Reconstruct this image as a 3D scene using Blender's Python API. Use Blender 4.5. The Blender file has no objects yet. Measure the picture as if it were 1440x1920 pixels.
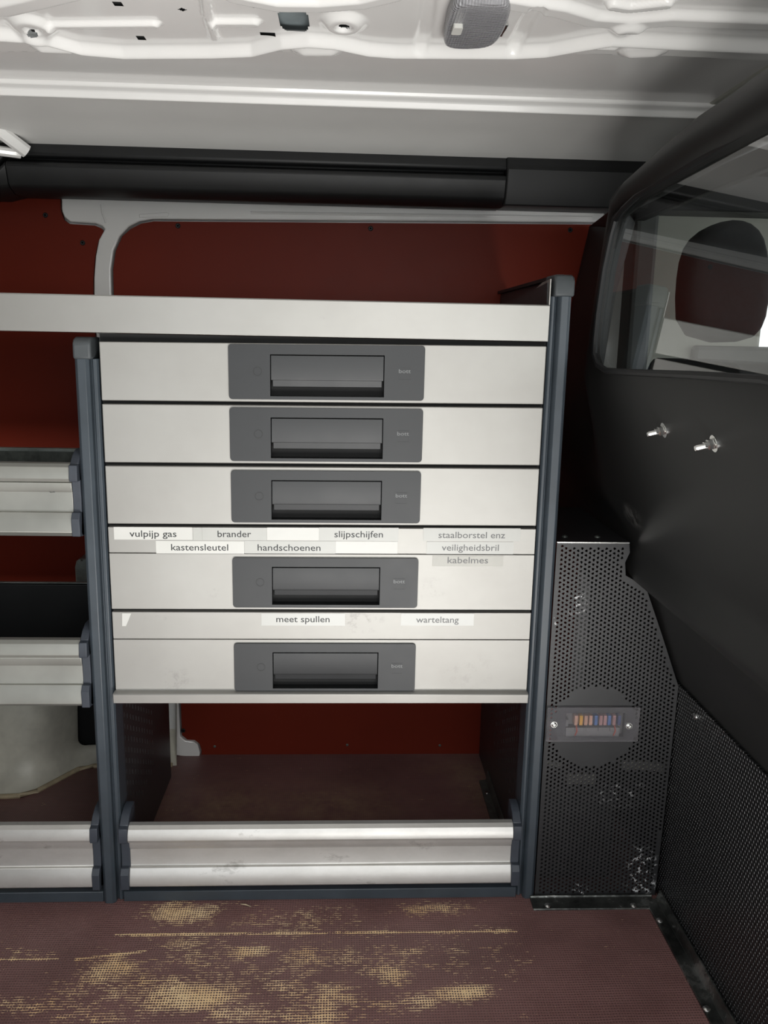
import bpy, bmesh, math, random
import numpy as np
from mathutils import Matrix, Vector, Euler
from mathutils.geometry import delaunay_2d_cdt
random.seed(7)
S = bpy.context.scene
COL = S.collection

# ------------------------------------------------------------------ camera
CAM = Vector((0.41, -1.418, 1.0505))
ROT = Euler([math.radians(a) for a in (78.327, -1.136, -2.523)], 'XYZ')
FPX = 1559.5
cd = bpy.data.cameras.new('camera')
cd.sensor_fit = 'VERTICAL'
cd.sensor_height = 24.0
cd.sensor_width = 18.0
cd.lens = 24.0 * FPX / 1920.0
cd.clip_start = 0.02
cam = bpy.data.objects.new('camera', cd)
cam.location = CAM
cam.rotation_euler = ROT
COL.objects.link(cam)
S.camera = cam
RM = ROT.to_matrix()

# ------------------------------------------------------------------ world, lights, exposure
S.view_settings.view_transform = 'Standard'
S.view_settings.look = 'None'
S.view_settings.gamma = 1.0
S.view_settings.use_curve_mapping = False
S.view_settings.exposure = 0.22
w = bpy.data.worlds.new('overcast_sky')
w.use_nodes = True
S.world = w
wn = w.node_tree.nodes['Background']
wn.inputs[0].default_value = (0.93, 0.97, 1.0, 1)
wn.inputs[1].default_value = 1.5


def area(name, loc, target, sx, sy, power, col=(1, 1, 1)):
    l = bpy.data.lights.new(name, 'AREA')
    l.shape = 'RECTANGLE'
    l.size, l.size_y, l.energy, l.color = sx, sy, power, col
    o = bpy.data.objects.new(name, l)
    o.location = loc
    o.rotation_euler = (Vector(target) - Vector(loc)).to_track_quat('-Z', 'Y').to_euler()
    COL.objects.link(o)
    return o


area('door_daylight', (0.80, -1.75, 1.25), (0.6, 0.3, 0.6), .9, .7, 7, (1.0, 0.985, 0.95))
area('added_ceiling_fill', (0.95, -2.0, -0.5), (0.35, -0.1, 1.45), 2.1, 1.3, 120, (1.0, 0.985, 0.96))  # added lamp lifting the ceiling, standing in for light off the ground


# ------------------------------------------------------------------ survey helper: photo sight line met with a known plane
def at(px, py, axis, val):
    d = RM @ Vector(((px - 720) / FPX, -(py - 960) / FPX, -1))
    i = 'XYZ'.index(axis)
    t = (val - CAM[i]) / d[i]
    return CAM + d * t


# ------------------------------------------------------------------ materials
class NT:
    def __init__(s, name):
        m = bpy.data.materials.new(name)
        m.use_nodes = True
        s.m, s.t = m, m.node_tree
        s.b = s.t.nodes['Principled BSDF']

    def n(s, typ, inp=None, **kw):
        nd = s.t.nodes.new(typ)
        for k, v in kw.items():
            setattr(nd, k, v)
        for k, v in (inp or {}).items():
            if isinstance(v, bpy.types.NodeSocket):
                s.t.links.new(v, nd.inputs[k])
            else:
                nd.inputs[k].default_value = v
        return nd

    def math(s, op, a, b=0.0, clamp=False):
        return s.n('ShaderNodeMath', {0: a, 1: b}, operation=op, use_clamp=clamp).outputs[0]

    def coord(s):
        return s.n('ShaderNodeTexCoord').outputs['Object']

    def noise(s, scale, detail=3, stretch=None, rough=.6):
        c = s.coord()
        if stretch:
            c = s.n('ShaderNodeMapping', {0: c, 'Scale': stretch}).outputs[0]
        return s.n('ShaderNodeTexNoise', {'Vector': c, 'Scale': scale, 'Detail': detail, 'Roughness': rough}).outputs[0]

    def ramp(s, f, stops):
        r = s.n('ShaderNodeValToRGB', {0: f})
        e = r.color_ramp.elements
        while len(e) < len(stops):
            e.new(.5)
        for k, (p, c) in enumerate(stops):
            e[k].position = p
            e[k].color = tuple(c) + (1,) if len(c) == 3 else c
        return r.outputs[0]

    def mix(s, f, a, b):
        nd = s.n('ShaderNodeMix', data_type='RGBA')
        for k, v in ((0, f), (6, a), (7, b)):
            if isinstance(v, bpy.types.NodeSocket):
                s.t.links.new(v, nd.inputs[k])
            else:
                nd.inputs[k].default_value = v if k == 0 else tuple(v) + (1,)
        return nd.outputs[2]

    def bump(s, h, strength=.2, dist=.001):
        o = s.n('ShaderNodeBump', {'Height': h, 'Strength': strength, 'Distance': dist}).outputs[0]
        s.t.links.new(o, s.b.inputs['Normal'])

    def set(s, **kw):
        for k, v in kw.items():
            k = {'color': 'Base Color', 'rough': 'Roughness', 'metal': 'Metallic', 'coat': 'Coat Weight', 'spec': 'Specular IOR Level',
                 'trans': 'Transmission Weight', 'ior': 'IOR', 'alpha': 'Alpha', 'emit': 'Emission Strength', 'ecol': 'Emission Color'}[k]
            i = s.b.inputs[k]
            if isinstance(v, bpy.types.NodeSocket):
                s.t.links.new(v, i)
            elif isinstance(v, tuple):
                i.default_value = v + (1,)
            else:
                i.default_value = v
        return s.m


def plain(name, col, rough=.5, metal=0., spot=.15, scale=25, bump=.05, **kw):
    t = NT(name)
    n = t.noise(scale, 4)
    c = t.ramp(n, [(.3, tuple(x * (1 - spot) for x in col)), (.7, tuple(min(1, x * (1 + spot)) for x in col))])
    t.set(color=c, metal=metal, rough=t.math('ADD', t.math('MULTIPLY', n, .12), rough - .06), **kw)
    if bump:
        t.bump(t.noise(scale * 14, 2), bump, .0006)
    return t.m


M = {}
t = NT('painted_sheet_metal')
M['white'] = t.set(color=t.ramp(t.noise(5, 3), [(.3, (.76, .755, .735)), (.7, (.81, .80, .78))]), rough=.25, coat=.6)
t.b.inputs['Coat Roughness'].default_value = .08
M['roof_shaded'] = plain('shade_darkened_roof_paint', (.60, .595, .575), .5, spot=.04, scale=4)  # same roof paint, darkened to paint in the side panel's shade
t = NT('anodised_aluminium')
n1 = t.noise(3, 5)
n2 = t.noise(40, 3, (1, 1, 30))
base = t.ramp(n1, [(.3, (.34, .330, .308)), (.7, (.40, .392, .37))])
scr = t.math('GREATER_THAN', t.noise(14, 6, (1, 1, 4), .75), .67)
M['alu'] = t.set(color=t.mix(t.math('MULTIPLY', scr, .3), base, (.30, .29, .27)), metal=.62,
                 rough=t.math('ADD', t.math('MULTIPLY', n2, .08), .40))
t = NT('scuffed_aluminium_edge')
n1 = t.noise(9, 8, (1, 1, 2), .7)
M['alu_worn'] = t.set(color=t.ramp(n1, [(.36, (.55, .535, .505)), (.6, (.62, .605, .575)), (.68, (.40, .385, .36)), (.72, (.66, .65, .63))]), metal=.6, rough=.38)
M['alu_shaded'] = plain('shade_darkened_aluminium', (.36, .36, .33), .42, .6, spot=.12, scale=7, bump=.03)  # rail aluminium darkened to paint in the shade on the left shelves
M['post'] = plain('blue_grey_powder_coat', (.042, .053, .064), .42, spot=.12, scale=18)
M['post_cap'] = plain('grey_plastic_cap', (.055, .062, .066), .55, spot=.1, scale=30)
M['clip'] = plain('slate_plastic', (.040, .047, .06), .5, spot=.1)
M['panel_dark'] = plain('dark_shelf_panel', (.028, .03, .032), .4, spot=.2, scale=8)
M['handle'] = plain('charcoal_plastic', (.020, .0215, .023), .48, spot=.12, scale=20)
M['black'] = plain('black_plastic', (.009, .0095, .010), .5, spot=.15, scale=30)
M['shade_black'] = plain('cavity_shade_black', (.004, .004, .004), .8, bump=0)  # near-black colour put in for the shade inside gaps and holes
t = NT('red_brown_laminate')
M['red'] = t.set(color=t.ramp(t.noise(2.5, 6), [(.25, (.125, .016, .008)), (.75, (.165, .021, .010))]), spec=.12,
                 rough=t.math('ADD', t.math('MULTIPLY', t.noise(30, 4), .1), .36))
t = NT('black_bulkhead_skin')
c = t.coord()
d1 = t.n('ShaderNodeVectorMath', {0: c, 1: (.89, -.03, .76)}, operation='SUBTRACT').outputs[0]
d1 = t.n('ShaderNodeMapping', {0: d1, 'Rotation': (math.radians(-38), 0, 0), 'Scale': (0, 16, 40)}).outputs[0]
d1 = t.n('ShaderNodeVectorMath', {0: d1}, operation='LENGTH').outputs['Value']
sc = t.math('MULTIPLY', t.math('SUBTRACT', 1.0, d1, True), t.ramp(t.noise(45, 8, None, .8), [(.45, (0, 0, 0)), (.7, (1, 1, 1))]))
M['bulk'] = t.set(color=t.mix(sc, (.0095, .0098, .0094), (.2, .2, .19)), rough=.52)
t.bump(t.noise(500, 2), .12, .0006)
t = NT('woven_rubber_lining')
c = t.n('ShaderNodeMapping', {0: t.coord(), 'Rotation': (math.radians(10), 0, 0)}).outputs[0]
xyz = t.n('ShaderNodeSeparateXYZ', {0: c})
K = 2 * math.pi / .0085
rowi = t.math('FLOOR', t.math('MULTIPLY', xyz.outputs[2], 1 / .0065))
off = t.math('MULTIPLY', t.math('MODULO', rowi, 2.0), math.pi)
a = t.math('SINE', t.math('ADD', t.math('MULTIPLY', xyz.outputs[1], K), off))
b = t.math('ABSOLUTE', t.math('SINE', t.math('MULTIPLY', xyz.outputs[2], math.pi / .0065)))
h = t.math('MULTIPLY', t.math('MAXIMUM', a, 0.0), b)
M['weave'] = t.set(color=t.mix(t.math('MULTIPLY', h, .5), (.008, .008, .0085), (.06, .06, .06)), rough=.34, spec=.6)
t.bump(h, 1.0, .004)
M['cover'] = plain('black_perforated_steel', (.017, .017, .018), .42, spot=.15, scale=20, bump=.02)
M['steel'] = plain('zinc_steel', (.7, .7, .68), .25, 1., spot=.12, scale=60, bump=0)
t = NT('dented_trim_metal')
n1 = t.noise(11, 5, None, .7)
M['trimmetal'] = t.set(color=t.ramp(n1, [(.4, (.05, .052, .05)), (.56, (.16, .165, .155)), (.66, (.40, .40, .38))]), metal=.85,
                       rough=t.math('ADD', t.math('MULTIPLY', n1, .3), .1))
t.bump(t.noise(14, 4), .5, .01)
M['thermo'] = plain('grimy_cream_paint', (.55, .53, .45), .4, spot=.25, scale=9)
M['seam'] = plain('aged_sealant', (.46, .38, .25), .6, spot=.3, scale=30)
M['dirtymetal'] = plain('grimy_grey_bracket', (.10, .11, .10), .5, .5, spot=.4, scale=40)
M['bluegrey'] = plain('primer_grey_inner_sheet', (.25, .29, .30), .5, spot=.3, scale=12)
M['pale_metal'] = plain('galvanised_lip', (.30, .33, .31), .4, .5, spot=.3, scale=30)  # lighter grey metal for the shelf lips and gusset
M['ground'] = plain('concrete_yard', (.36, .35, .33), .8, spot=.15, scale=5)
M['cab'] = plain('beige_cab_trim', (.42, .42, .37), .6, spot=.05, scale=8)
M['cabgrey'] = plain('grey_cab_door_card', (.10, .105, .10), .6, spot=.05)
M['seat'] = plain('dark_seat_fabric', (.02, .021, .022), .85, spot=.2, scale=90, bump=.3)
M['tape'] = plain('white_label_tape', (.60, .595, .56), .35, spot=.03, scale=12, bump=0)
M['tape_dull'] = plain('clear_label_tape', (.47, .47, .44), .3, spot=.05, scale=12, bump=0)
M['tape_grey'] = plain('yellowed_label_tape', (.40, .39, .35), .35, spot=.12, scale=14, bump=0)
M['ink'] = plain('black_print', (.02, .02, .022), .5, bump=0)
M['ink_grey'] = plain('faded_print', (.13, .13, .13), .5, bump=0)
M['emboss'] = plain('embossed_plastic', (.17, .175, .175), .4, bump=0)
M['copper_wire'] = plain('red_wire', (.45, .07, .03), .5, bump=0)
M['greyplastic'] = plain('grey_fuse_holder', (.20, .20, .19), .5, bump=0)


def glass(name, col, rough=0.0, ior=1.5, thick=False):
    t = NT(name)
    return t.set(color=col, trans=1.0, rough=rough, ior=ior)


M['clear'] = glass('clear_acrylic', (.92, .90, .93), .02)
M['clear'].node_tree.nodes['Principled BSDF'].inputs['Transmission Weight'].default_value = .95
M['lens'] = glass('smoky_lamp_lens', (.62, .62, .64), .12)
# bulkhead pane: thin safety glass, straight-through with real Fresnel reflection
t = NT('safety_glass')
lw = t.n('ShaderNodeLayerWeight', {'Blend': .5})
fz = t.math('ADD', .13, t.math('MULTIPLY', t.math('POWER', lw.outputs['Facing'], 4.0), .8))
tr = t.n('ShaderNodeBsdfTransparent', {0: (.80, .83, .81, 1)})
gl = t.n('ShaderNodeBsdfGlossy', {0: (1, 1, 1, 1), 'Roughness': .004})
mx = t.n('ShaderNodeMixShader', {0: fz, 1: tr.outputs[0], 2: gl.outputs[0]})
t.t.links.new(mx.outputs[0], t.t.nodes['Material Output'].inputs[0])
M['pane'] = t.m

def blobmask(t, spots, y, org, seed_scale=60, lo=.52, hi=.66):
    """irregular marks on a sheet facing the door, at places read off the photo"""
    q = t.n('ShaderNodeSeparateXYZ', {0: t.coord()})
    acc = None
    for (px, py, rw, rh, amp) in spots:
        c0, c1, c2 = at(px, py, 'Y', y), at(px + rw, py, 'Y', y), at(px, py + rh, 'Y', y)
        u = t.math('MULTIPLY', t.math('SUBTRACT', q.outputs[0], c0.x - org[0]), 1 / (c1 - c0).length)
        v = t.math('MULTIPLY', t.math('SUBTRACT', q.outputs[2], c0.z - org[2]), 1 / (c2 - c0).length)
        r = t.math('SQRT', t.math('ADD', t.math('MULTIPLY', u, u), t.math('MULTIPLY', v, v)))
        g = t.math('MULTIPLY', t.math('SUBTRACT', 1.0, r, True), amp)
        acc = g if acc is None else t.math('MAXIMUM', acc, g)
    return t.math('MULTIPLY', acc, t.ramp(t.noise(seed_scale, 7, None, .75), [(lo, (0, 0, 0)), (hi, (1, 1, 1))]), True)


t = NT('scratched_perforated_steel')
mk = blobmask(t, [(1085, 1132, 26, 26, 3), (1040, 1165, 16, 14, 2), (1200, 1635, 34, 60, 3), (1087, 1672, 16, 22, 3), (1165, 1490, 60, 30, .9), (1222, 1640, 14, 50, 2)], -.009, (.9, .1, 0), 90, .56, .62)
M['cover'] = t.set(color=t.mix(mk, t.ramp(t.noise(20, 4), [(.3, (.014, .014, .015)), (.7, (.020, .020, .021))]), (.5, .5, .5)), rough=.42)
t = NT('smudged_anodised_aluminium')
mk = blobmask(t, [(670, 1165, 60, 26, 1.4), (330, 1275, 40, 30, .7), (400, 1110, 14, 14, .8), (880, 1260, 60, 40, .5), (810, 1105, 30, 30, .6), (300, 1160, 40, 10, .5)], -.004, (.375, .2, 0), 55, .50, .62)
n1 = t.noise(3, 5)
n2 = t.noise(40, 3, (1, 1, 30))
M['alu_front'] = t.set(color=t.mix(t.math('MULTIPLY', mk, .55), t.ramp(n1, [(.3, (.325, .315, .294)), (.7, (.385, .377, .355))]), (.16, .155, .145)), metal=.62,
                       rough=t.math('ADD', t.math('MULTIPLY', n2, .08), .47))


# floor: film-faced plywood, tan veneer showing in a mesh pattern where worn
t = NT('worn_film_faced_plywood')
xyz = t.n('ShaderNodeSeparateXYZ', {0: t.coord()})
X, Y = xyz.outputs[0], xyz.outputs[1]
wob = t.math('MULTIPLY', t.noise(12, 2), .004)
P = .0046
gx = t.math('ABSOLUTE', t.math('SINE', t.math('MULTIPLY', t.math('ADD', X, wob), math.pi / P)))
gy = t.math('ABSOLUTE', t.math('SINE', t.math('MULTIPLY', t.math('ADD', Y, wob), math.pi / (P * 1.15))))
mesh_hi = t.math('MAXIMUM', t.math('MULTIPLY', gx, .94), gy)
blobs = [(340, 1712, 75, 22, 1.0), (205, 1822, 60, 34, .9), (345, 1868, 120, 34, 1.05), (300, 1860, 230, 60, .55), (480, 1785, 50, 14, .85),
         (350, 1772, 60, 16, .7), (735, 1828, 48, 26, .9), (868, 1862, 62, 20, 1.1), (815, 1703, 60, 14, .85), (600, 1868, 130, 34, .62),
         (520, 1850, 60, 18, .7), (590, 1905, 90, 26, .8), (450, 1900, 110, 30, .7), (60, 1885, 80, 30, .55), (160, 1910, 90, 22, .6), (780, 1880, 90, 24, .6),
         (560, 1730, 190, 40, .42), (640, 1800, 260, 40, .5), (420, 1810, 240, 50, .5), (900, 1800, 90, 60, .38), (60, 1790, 60, 12, .5)]
acc = None
for (bx, by, rw, rh, amp) in blobs:
    c0 = at(bx, by, 'Z', 0)
    rx = (at(bx + rw, by, 'Z', 0) - c0).length
    ry = (at(bx, by - rh, 'Z', 0) - at(bx, by + rh, 'Z', 0)).length / 2
    u = t.math('MULTIPLY', t.math('SUBTRACT', X, c0.x), 1 / rx)
    v = t.math('MULTIPLY', t.math('SUBTRACT', Y, c0.y), 1 / ry)
    r2 = t.math('ADD', t.math('MULTIPLY', u, u), t.math('MULTIPLY', v, v))
    g = t.math('MULTIPLY', t.math('POWER', 2.0, t.math('MULTIPLY', r2, -1.4)), amp)
    acc = g if acc is None else t.math('MAXIMUM', acc, g)
for (x1, y1, x2, y2, amp) in [(215, 1753, 970, 1746, .95), (0, 1799, 100, 1799, .8), (140, 1799, 275, 1783, .95), (60, 1798, 110, 1798, .9)]:
    A, B = at(x1, y1, 'Z', 0), at(x2, y2, 'Z', 0)
    D = (B - A)
    L = D.length
    D.normalize()
    u = t.math('ADD', t.math('MULTIPLY', t.math('SUBTRACT', X, A.x), D.x), t.math('MULTIPLY', t.math('SUBTRACT', Y, A.y), D.y))
    v = t.math('SUBTRACT', t.math('MULTIPLY', t.math('SUBTRACT', Y, A.y), D.x), t.math('MULTIPLY', t.math('SUBTRACT', X, A.x), D.y))
    inu = t.math('MULTIPLY', t.math('GREATER_THAN', u, 0.0), t.math('LESS_THAN', u, L))
    g = t.math('MULTIPLY', t.math('MULTIPLY', t.math('SUBTRACT', 1.0, t.math('MULTIPLY', t.math('ABSOLUTE', v), 1 / .007), True), inu), amp * 1.05)
    acc = t.math('MAXIMUM', acc, g)
nz = t.noise(16, 8, (1, 1.6, 1), .75)
nf = t.noise(150, 3, (.6, 1.5, 1), .6)
wear = t.math('ADD', acc, t.math('ADD', t.math('MULTIPLY', t.math('SUBTRACT', nz, .53), 2.1), t.math('MULTIPLY', t.math('SUBTRACT', nf, .5), 1.5)))
wear = t.math('ADD', t.math('MULTIPLY', t.math('POWER', mesh_hi, 3.5), .95), wear)
mask = t.ramp(wear, [(.0, (0, 0, 0)), (.98, (0, 0, 0)), (1.0, (1, 1, 1))])
mr = t.n('ShaderNodeMapRange', {0: wear, 1: 1.23, 2: 1.32, 3: 0.0, 4: 1.0}).outputs[0]
specks = t.math('GREATER_THAN', t.noise(260, 2, (1, 1, 1)), .735)
mr = t.math('MAXIMUM', mr, t.math('MULTIPLY', specks, .6))
mr = t.math('MULTIPLY', mr, t.math('GREATER_THAN', Y, -1.2))
brown = t.ramp(t.noise(5, 6, (1, 1.5, 1)), [(.3, (.165, .080, .074)), (.7, (.27, .14, .13))])
brown = t.mix(t.math('MULTIPLY', t.math('SUBTRACT', 1.0, mesh_hi), .9, True), brown, (.022, .010, .009))
brown = t.mix(t.math('MULTIPLY', t.math('GREATER_THAN', t.noise(300, 2), .6), .25), brown, (.26, .18, .17))
dust = None
for (bx, by, rw, rh, amp) in [(890, 1465, 40, 45, .8), (860, 1438, 60, 16, .5), (620, 1510, 120, 40, .7), (430, 1515, 130, 45, .7)]:
    c0 = at(bx, by, 'Z', 0)
    rx = (at(bx + rw, by, 'Z', 0) - c0).length
    ry = (at(bx, by - rh, 'Z', 0) - at(bx, by + rh, 'Z', 0)).length / 2
    u = t.math('MULTIPLY', t.math('SUBTRACT', X, c0.x), 1 / rx)
    v = t.math('MULTIPLY', t.math('SUBTRACT', Y, c0.y), 1 / ry)
    g = t.math('MULTIPLY', t.math('POWER', 2.0, t.math('MULTIPLY', t.math('ADD', t.math('MULTIPLY', u, u), t.math('MULTIPLY', v, v)), -1.4)), amp)
    dust = g if dust is None else t.math('MAXIMUM', dust, g)
dust = t.math('MULTIPLY', dust, t.ramp(t.noise(22, 7, None, .75), [(.38, (0, 0, 0)), (.62, (1, 1, 1))]))
brown = t.mix(dust, brown, (.34, .24, .15))
tan = t.ramp(t.noise(9, 3), [(.3, (.84, .55, .27)), (.7, (.96, .73, .44))])
M['floor'] = t.set(color=t.mix(mr, brown, tan), rough=t.math('ADD', .42, t.math('MULTIPLY', mr, .3)))
t.bump(t.math('ADD', mesh_hi, t.math('MULTIPLY', mr, -.8)), .6, .0012)


# ------------------------------------------------------------------ mesh helpers
ORG = {}


class MB:
    def __init__(s):
        s.v, s.f, s.m = [], [], []

    def add(s, v, f, mi=0):
        o = len(s.v)
        s.v += [tuple(p) for p in v]
        s.f += [tuple(i + o for i in q) for q in f]
        s.m += [mi] * len(f)
        return s

    def box(s, x0, x1, y0, y1, z0, z1, mi=0):
        v = [(x, y, z) for x in (x0, x1) for y in (y0, y1) for z in (z0, z1)]
        return s.add(v, [(0, 1, 3, 2), (4, 6, 7, 5), (0, 4, 5, 1), (2, 3, 7, 6), (0, 2, 6, 4), (1, 5, 7, 3)], mi)

    def prism(s, prof, x0, x1, mi=0, closed=True, axis='X'):
        n = len(prof)
        if axis == 'X':
            v = [(x0, a, b) for a, b in prof] + [(x1, a, b) for a, b in prof]
        elif axis == 'Y':
            v = [(a, x0, b) for a, b in prof] + [(a, x1, b) for a, b in prof]
        else:
            v = [(a, b, x0) for a, b in prof] + [(a, b, x1) for a, b in prof]
        m = n if closed else n - 1
        f = [(i, (i + 1) % n, (i + 1) % n + n, i + n) for i in range(m)]
        if closed:
            f += [tuple(range(n))[::-1], tuple(range(n, 2 * n))]
        return s.add(v, f, mi)

    def tube(s, pts, r, n=10, mi=0, loop=False):
        pts = [Vector(p) for p in pts]
        N = len(pts)
        rr = r if isinstance(r, (list, tuple)) else [r] * N
        v = []
        for i, p in enumerate(pts):
            a = pts[(i - 1) % N] if (loop or i > 0) else pts[i]
            b = pts[(i + 1) % N] if (loop or i < N - 1) else pts[i]
            d = (b - a).normalized()
            up = Vector((0, 0, 1)) if abs(d.z) < .9 else Vector((0, 1, 0))
            if loop or True:
                up = Vector((1, 0, 0)) if abs(d.x) < .8 else up
            e1 = d.cross(up).normalized()
            e2 = d.cross(e1).normalized()
            v += [p + (e1 * math.cos(2 * math.pi * k / n) + e2 * math.sin(2 * math.pi * k / n)) * rr[i] for k in range(n)]
        f = []
        for i in range(N if loop else N - 1):
            j = (i + 1) % N
            f += [(i * n + k, i * n + (k + 1) % n, j * n + (k + 1) % n, j * n + k) for k in range(n)]
        if not loop:
            f += [tuple(range(n))[::-1], tuple(range((N - 1) * n, N * n))]
        return s.add(v, f, mi)

    def lathe(s, p, axis, prof, n=16, mi=0):
        """prof: (distance along axis, radius)"""
        p, axis = Vector(p), Vector(axis).normalized()
        up = Vector((0, 0, 1)) if abs(axis.z) < .9 else Vector((0, 1, 0))
        e1 = axis.cross(up).normalized()
        e2 = axis.cross(e1)
        v = []
        for (d, r) in prof:
            v += [p + axis * d + (e1 * math.cos(2 * math.pi * k / n) + e2 * math.sin(2 * math.pi * k / n)) * max(r, 1e-5) for k in range(n)]
        m = len(prof)
        f = [(i * n + k, i * n + (k + 1) % n, (i + 1) * n + (k + 1) % n, (i + 1) * n + k) for i in range(m - 1) for k in range(n)]
        f += [tuple(range(n))[::-1], tuple(range((m - 1) * n, m * n))]
        return s.add(v, f, mi)

    def plate(s, outline, holes, fn, t=0.0, mi=0, pts=(), disks=None, back=None):
        """flat or curved sheet with real holes. fn(a, b, k) -> 3-D point, k = 0 front, 1 back"""
        V = [Vector(p) for p in outline]
        E = [(i, (i + 1) % len(outline)) for i in range(len(outline))]
        for h in holes:
            o = len(V)
            V += [Vector(p) for p in h]
            E += [(o + i, o + (i + 1) % len(h)) for i in range(len(h))]
        V += [Vector(p) for p in pts]
        r = delaunay_2d_cdt(V, E, [], 1, 1e-6, False)
        vv, ff = r[0], r[2]
        A = np.array([(p.x, p.y) for p in vv])
        F = np.array([q[:3] for q in ff])
        cen = A[F].mean(axis=1)
        keep = np.ones(len(F), bool)
        if disks is not None:
            cs, rad = disks
            cs = np.array(cs)
            for i in range(0, len(F), 2000):
                d = np.sqrt(((cen[i:i + 2000, None, :] - cs[None]) ** 2).sum(-1)).min(axis=1)
                keep[i:i + 2000] &= d > rad * .8
        else:
            for h in holes:
                H = np.array(h)
                ins = np.zeros(len(F), bool)
                for i in range(len(H)):
                    x1, y1 = H[i]
                    x2, y2 = H[(i + 1) % len(H)]
                    if y1 == y2:
                        continue
                    c = ((y1 > cen[:, 1]) != (y2 > cen[:, 1])) & (cen[:, 0] < (x2 - x1) * (cen[:, 1] - y1) / (y2 - y1) + x1)
                    ins ^= c
                keep &= ~ins
        O = np.array(outline)
        ins = np.zeros(len(F), bool)
        for i in range(len(O)):
            x1, y1 = O[i]
            x2, y2 = O[(i + 1) % len(O)]
            if y1 == y2:
                continue
            c = ((y1 > cen[:, 1]) != (y2 > cen[:, 1])) & (cen[:, 0] < (x2 - x1) * (cen[:, 1] - y1) / (y2 - y1) + x1)
            ins ^= c
        keep &= ins
        F = F[keep]
        f0 = [tuple(int(i) for i in q) for q in F]
        v0 = [fn(a, b, 0) for a, b in A]
        if t == 0:
            return s.add(v0, f0, mi)
        n = len(v0)
        v1 = [fn(a, b, 1) for a, b in A]
        ed = {}
        for q in f0:
            for i in range(3):
                a, b = q[i], q[(i + 1) % 3]
                ed[(a, b)] = 1
        walls = [(b, a, a + n, b + n) for (a, b) in ed if (b, a) not in ed]
        return s.add(v0 + v1, f0 + [(q[2] + n, q[1] + n, q[0] + n) for q in f0] + walls, mi)

    def warp(s, fn):
        s.v = [tuple(fn(*p)) for p in s.v]
        return s

    def build(s, name, mats, parent=None, smooth=35, bevel=0, seg=2, sub=0, fixn=True):
        org = ORG.get(parent.as_pointer(), Vector((0, 0, 0))) if parent else Vector((0, 0, 0))
        me = bpy.data.meshes.new(name)
        me.from_pydata([(p[0] - org.x, p[1] - org.y, p[2] - org.z) for p in s.v], [], s.f)
        mats = mats if isinstance(mats, (list, tuple)) else [mats]
        for m in mats:
            me.materials.append(M[m] if isinstance(m, str) else m)
        if len(mats) > 1:
            me.polygons.foreach_set('material_index', s.m)
        if fixn:
            bm = bmesh.new()
            bm.from_mesh(me)
            bmesh.ops.recalc_face_normals(bm, faces=bm.faces)
            bm.to_mesh(me)
            bm.free()
        me.validate()
        if smooth:
            me.polygons.foreach_set('use_smooth', [True] * len(me.polygons))
            me.set_sharp_from_angle(angle=math.radians(smooth))
        o = bpy.data.objects.new(name, me)
        COL.objects.link(o)
        if parent:
            o.parent = parent
        ORG[o.as_pointer()] = org
        if bevel:
            b = o.modifiers.new('bevel', 'BEVEL')
            b.width, b.segments, b.limit_method, b.angle_limit = bevel, seg, 'ANGLE', math.radians(40)
        if sub:
            b = o.modifiers.new('sub', 'SUBSURF')
            b.levels = b.render_levels = sub
        return o


def thing(name, label, cat, loc, group=None):
    o = bpy.data.objects.new(name, None)
    o.empty_display_size = .05
    o.location = loc
    COL.objects.link(o)
    o['label'], o['category'] = label, cat
    if group:
        o['group'] = group
    ORG[o.as_pointer()] = Vector(loc)
    return o


def struct(o, label=None):
    o['kind'] = 'structure'
    if label:
        o['label'] = label
    return o


def rrect(x0, x1, z0, z1, r, n=5):
    out = []
    for cx, cz, a0 in ((x1 - r, z1 - r, 0), (x0 + r, z1 - r, 90), (x0 + r, z0 + r, 180), (x1 - r, z0 + r, 270)):
        out += [(cx + r * math.cos(math.radians(a0 + 90 * k / n)), cz + r * math.sin(math.radians(a0 + 90 * k / n))) for k in range(n + 1)]
    return out


def circ(cx, cz, r, n=8, a0=0.):
    return [(cx + r * math.cos(a0 + 2 * math.pi * k / n), cz + r * math.sin(a0 + 2 * math.pi * k / n)) for k in range(n)]


def front(y, t=.0):   # map (x, z) to a sheet facing the camera side at depth y with thickness t behind
    return lambda a, b, k: (a, y + (t if k else 0), b)


_txt = {}


def text2d(s):
    if s in _txt:
        return _txt[s]
    cu = bpy.data.curves.new('print', 'FONT')
    cu.body = s
    cu.resolution_u = 3
    cu.offset = .006
    o = bpy.data.objects.new('print', cu)
    COL.objects.link(o)
    bpy.context.view_layer.update()
    me = bpy.data.meshes.new_from_object(o.evaluated_get(bpy.context.evaluated_depsgraph_get()))
    v = np.array([tuple(p.co)[:2] for p in me.vertices])
    f = [tuple(p.vertices) for p in me.polygons]
    bpy.data.objects.remove(o)
    bpy.data.meshes.remove(me)
    _txt[s] = (v, f)
    return v, f


def add_text(mb, s, x0, x1, zb, hgt, y, mi, slope=0.0):
    """s printed from x0 to x1, baseline zb, hgt = ascender height"""
    v, f = text2d(s)
    sx = (x1 - x0) / (v[:, 0].max() - v[:, 0].min())
    sz = hgt / .72
    mb.add([(x0 + (p[0] - v[:, 0].min()) * sx, y, zb + p[1] * sz + slope * (p[0] - v[:, 0].min()) * sx) for p in v], f, mi)


def interp(pts, x):
    xs = [p[0] for p in pts]
    return float(np.interp(x, xs, [p[1] for p in pts]))


def grid(mb, us, vs, fn, mi=0):
    nu, nv = len(us), len(vs)
    v = [fn(u, w_) for u in us for w_ in vs]
    f = [(i * nv + j, (i + 1) * nv + j, (i + 1) * nv + j + 1, i * nv + j + 1) for i in range(nu - 1) for j in range(nv - 1)]
    return mb.add(v, f, mi)


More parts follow.
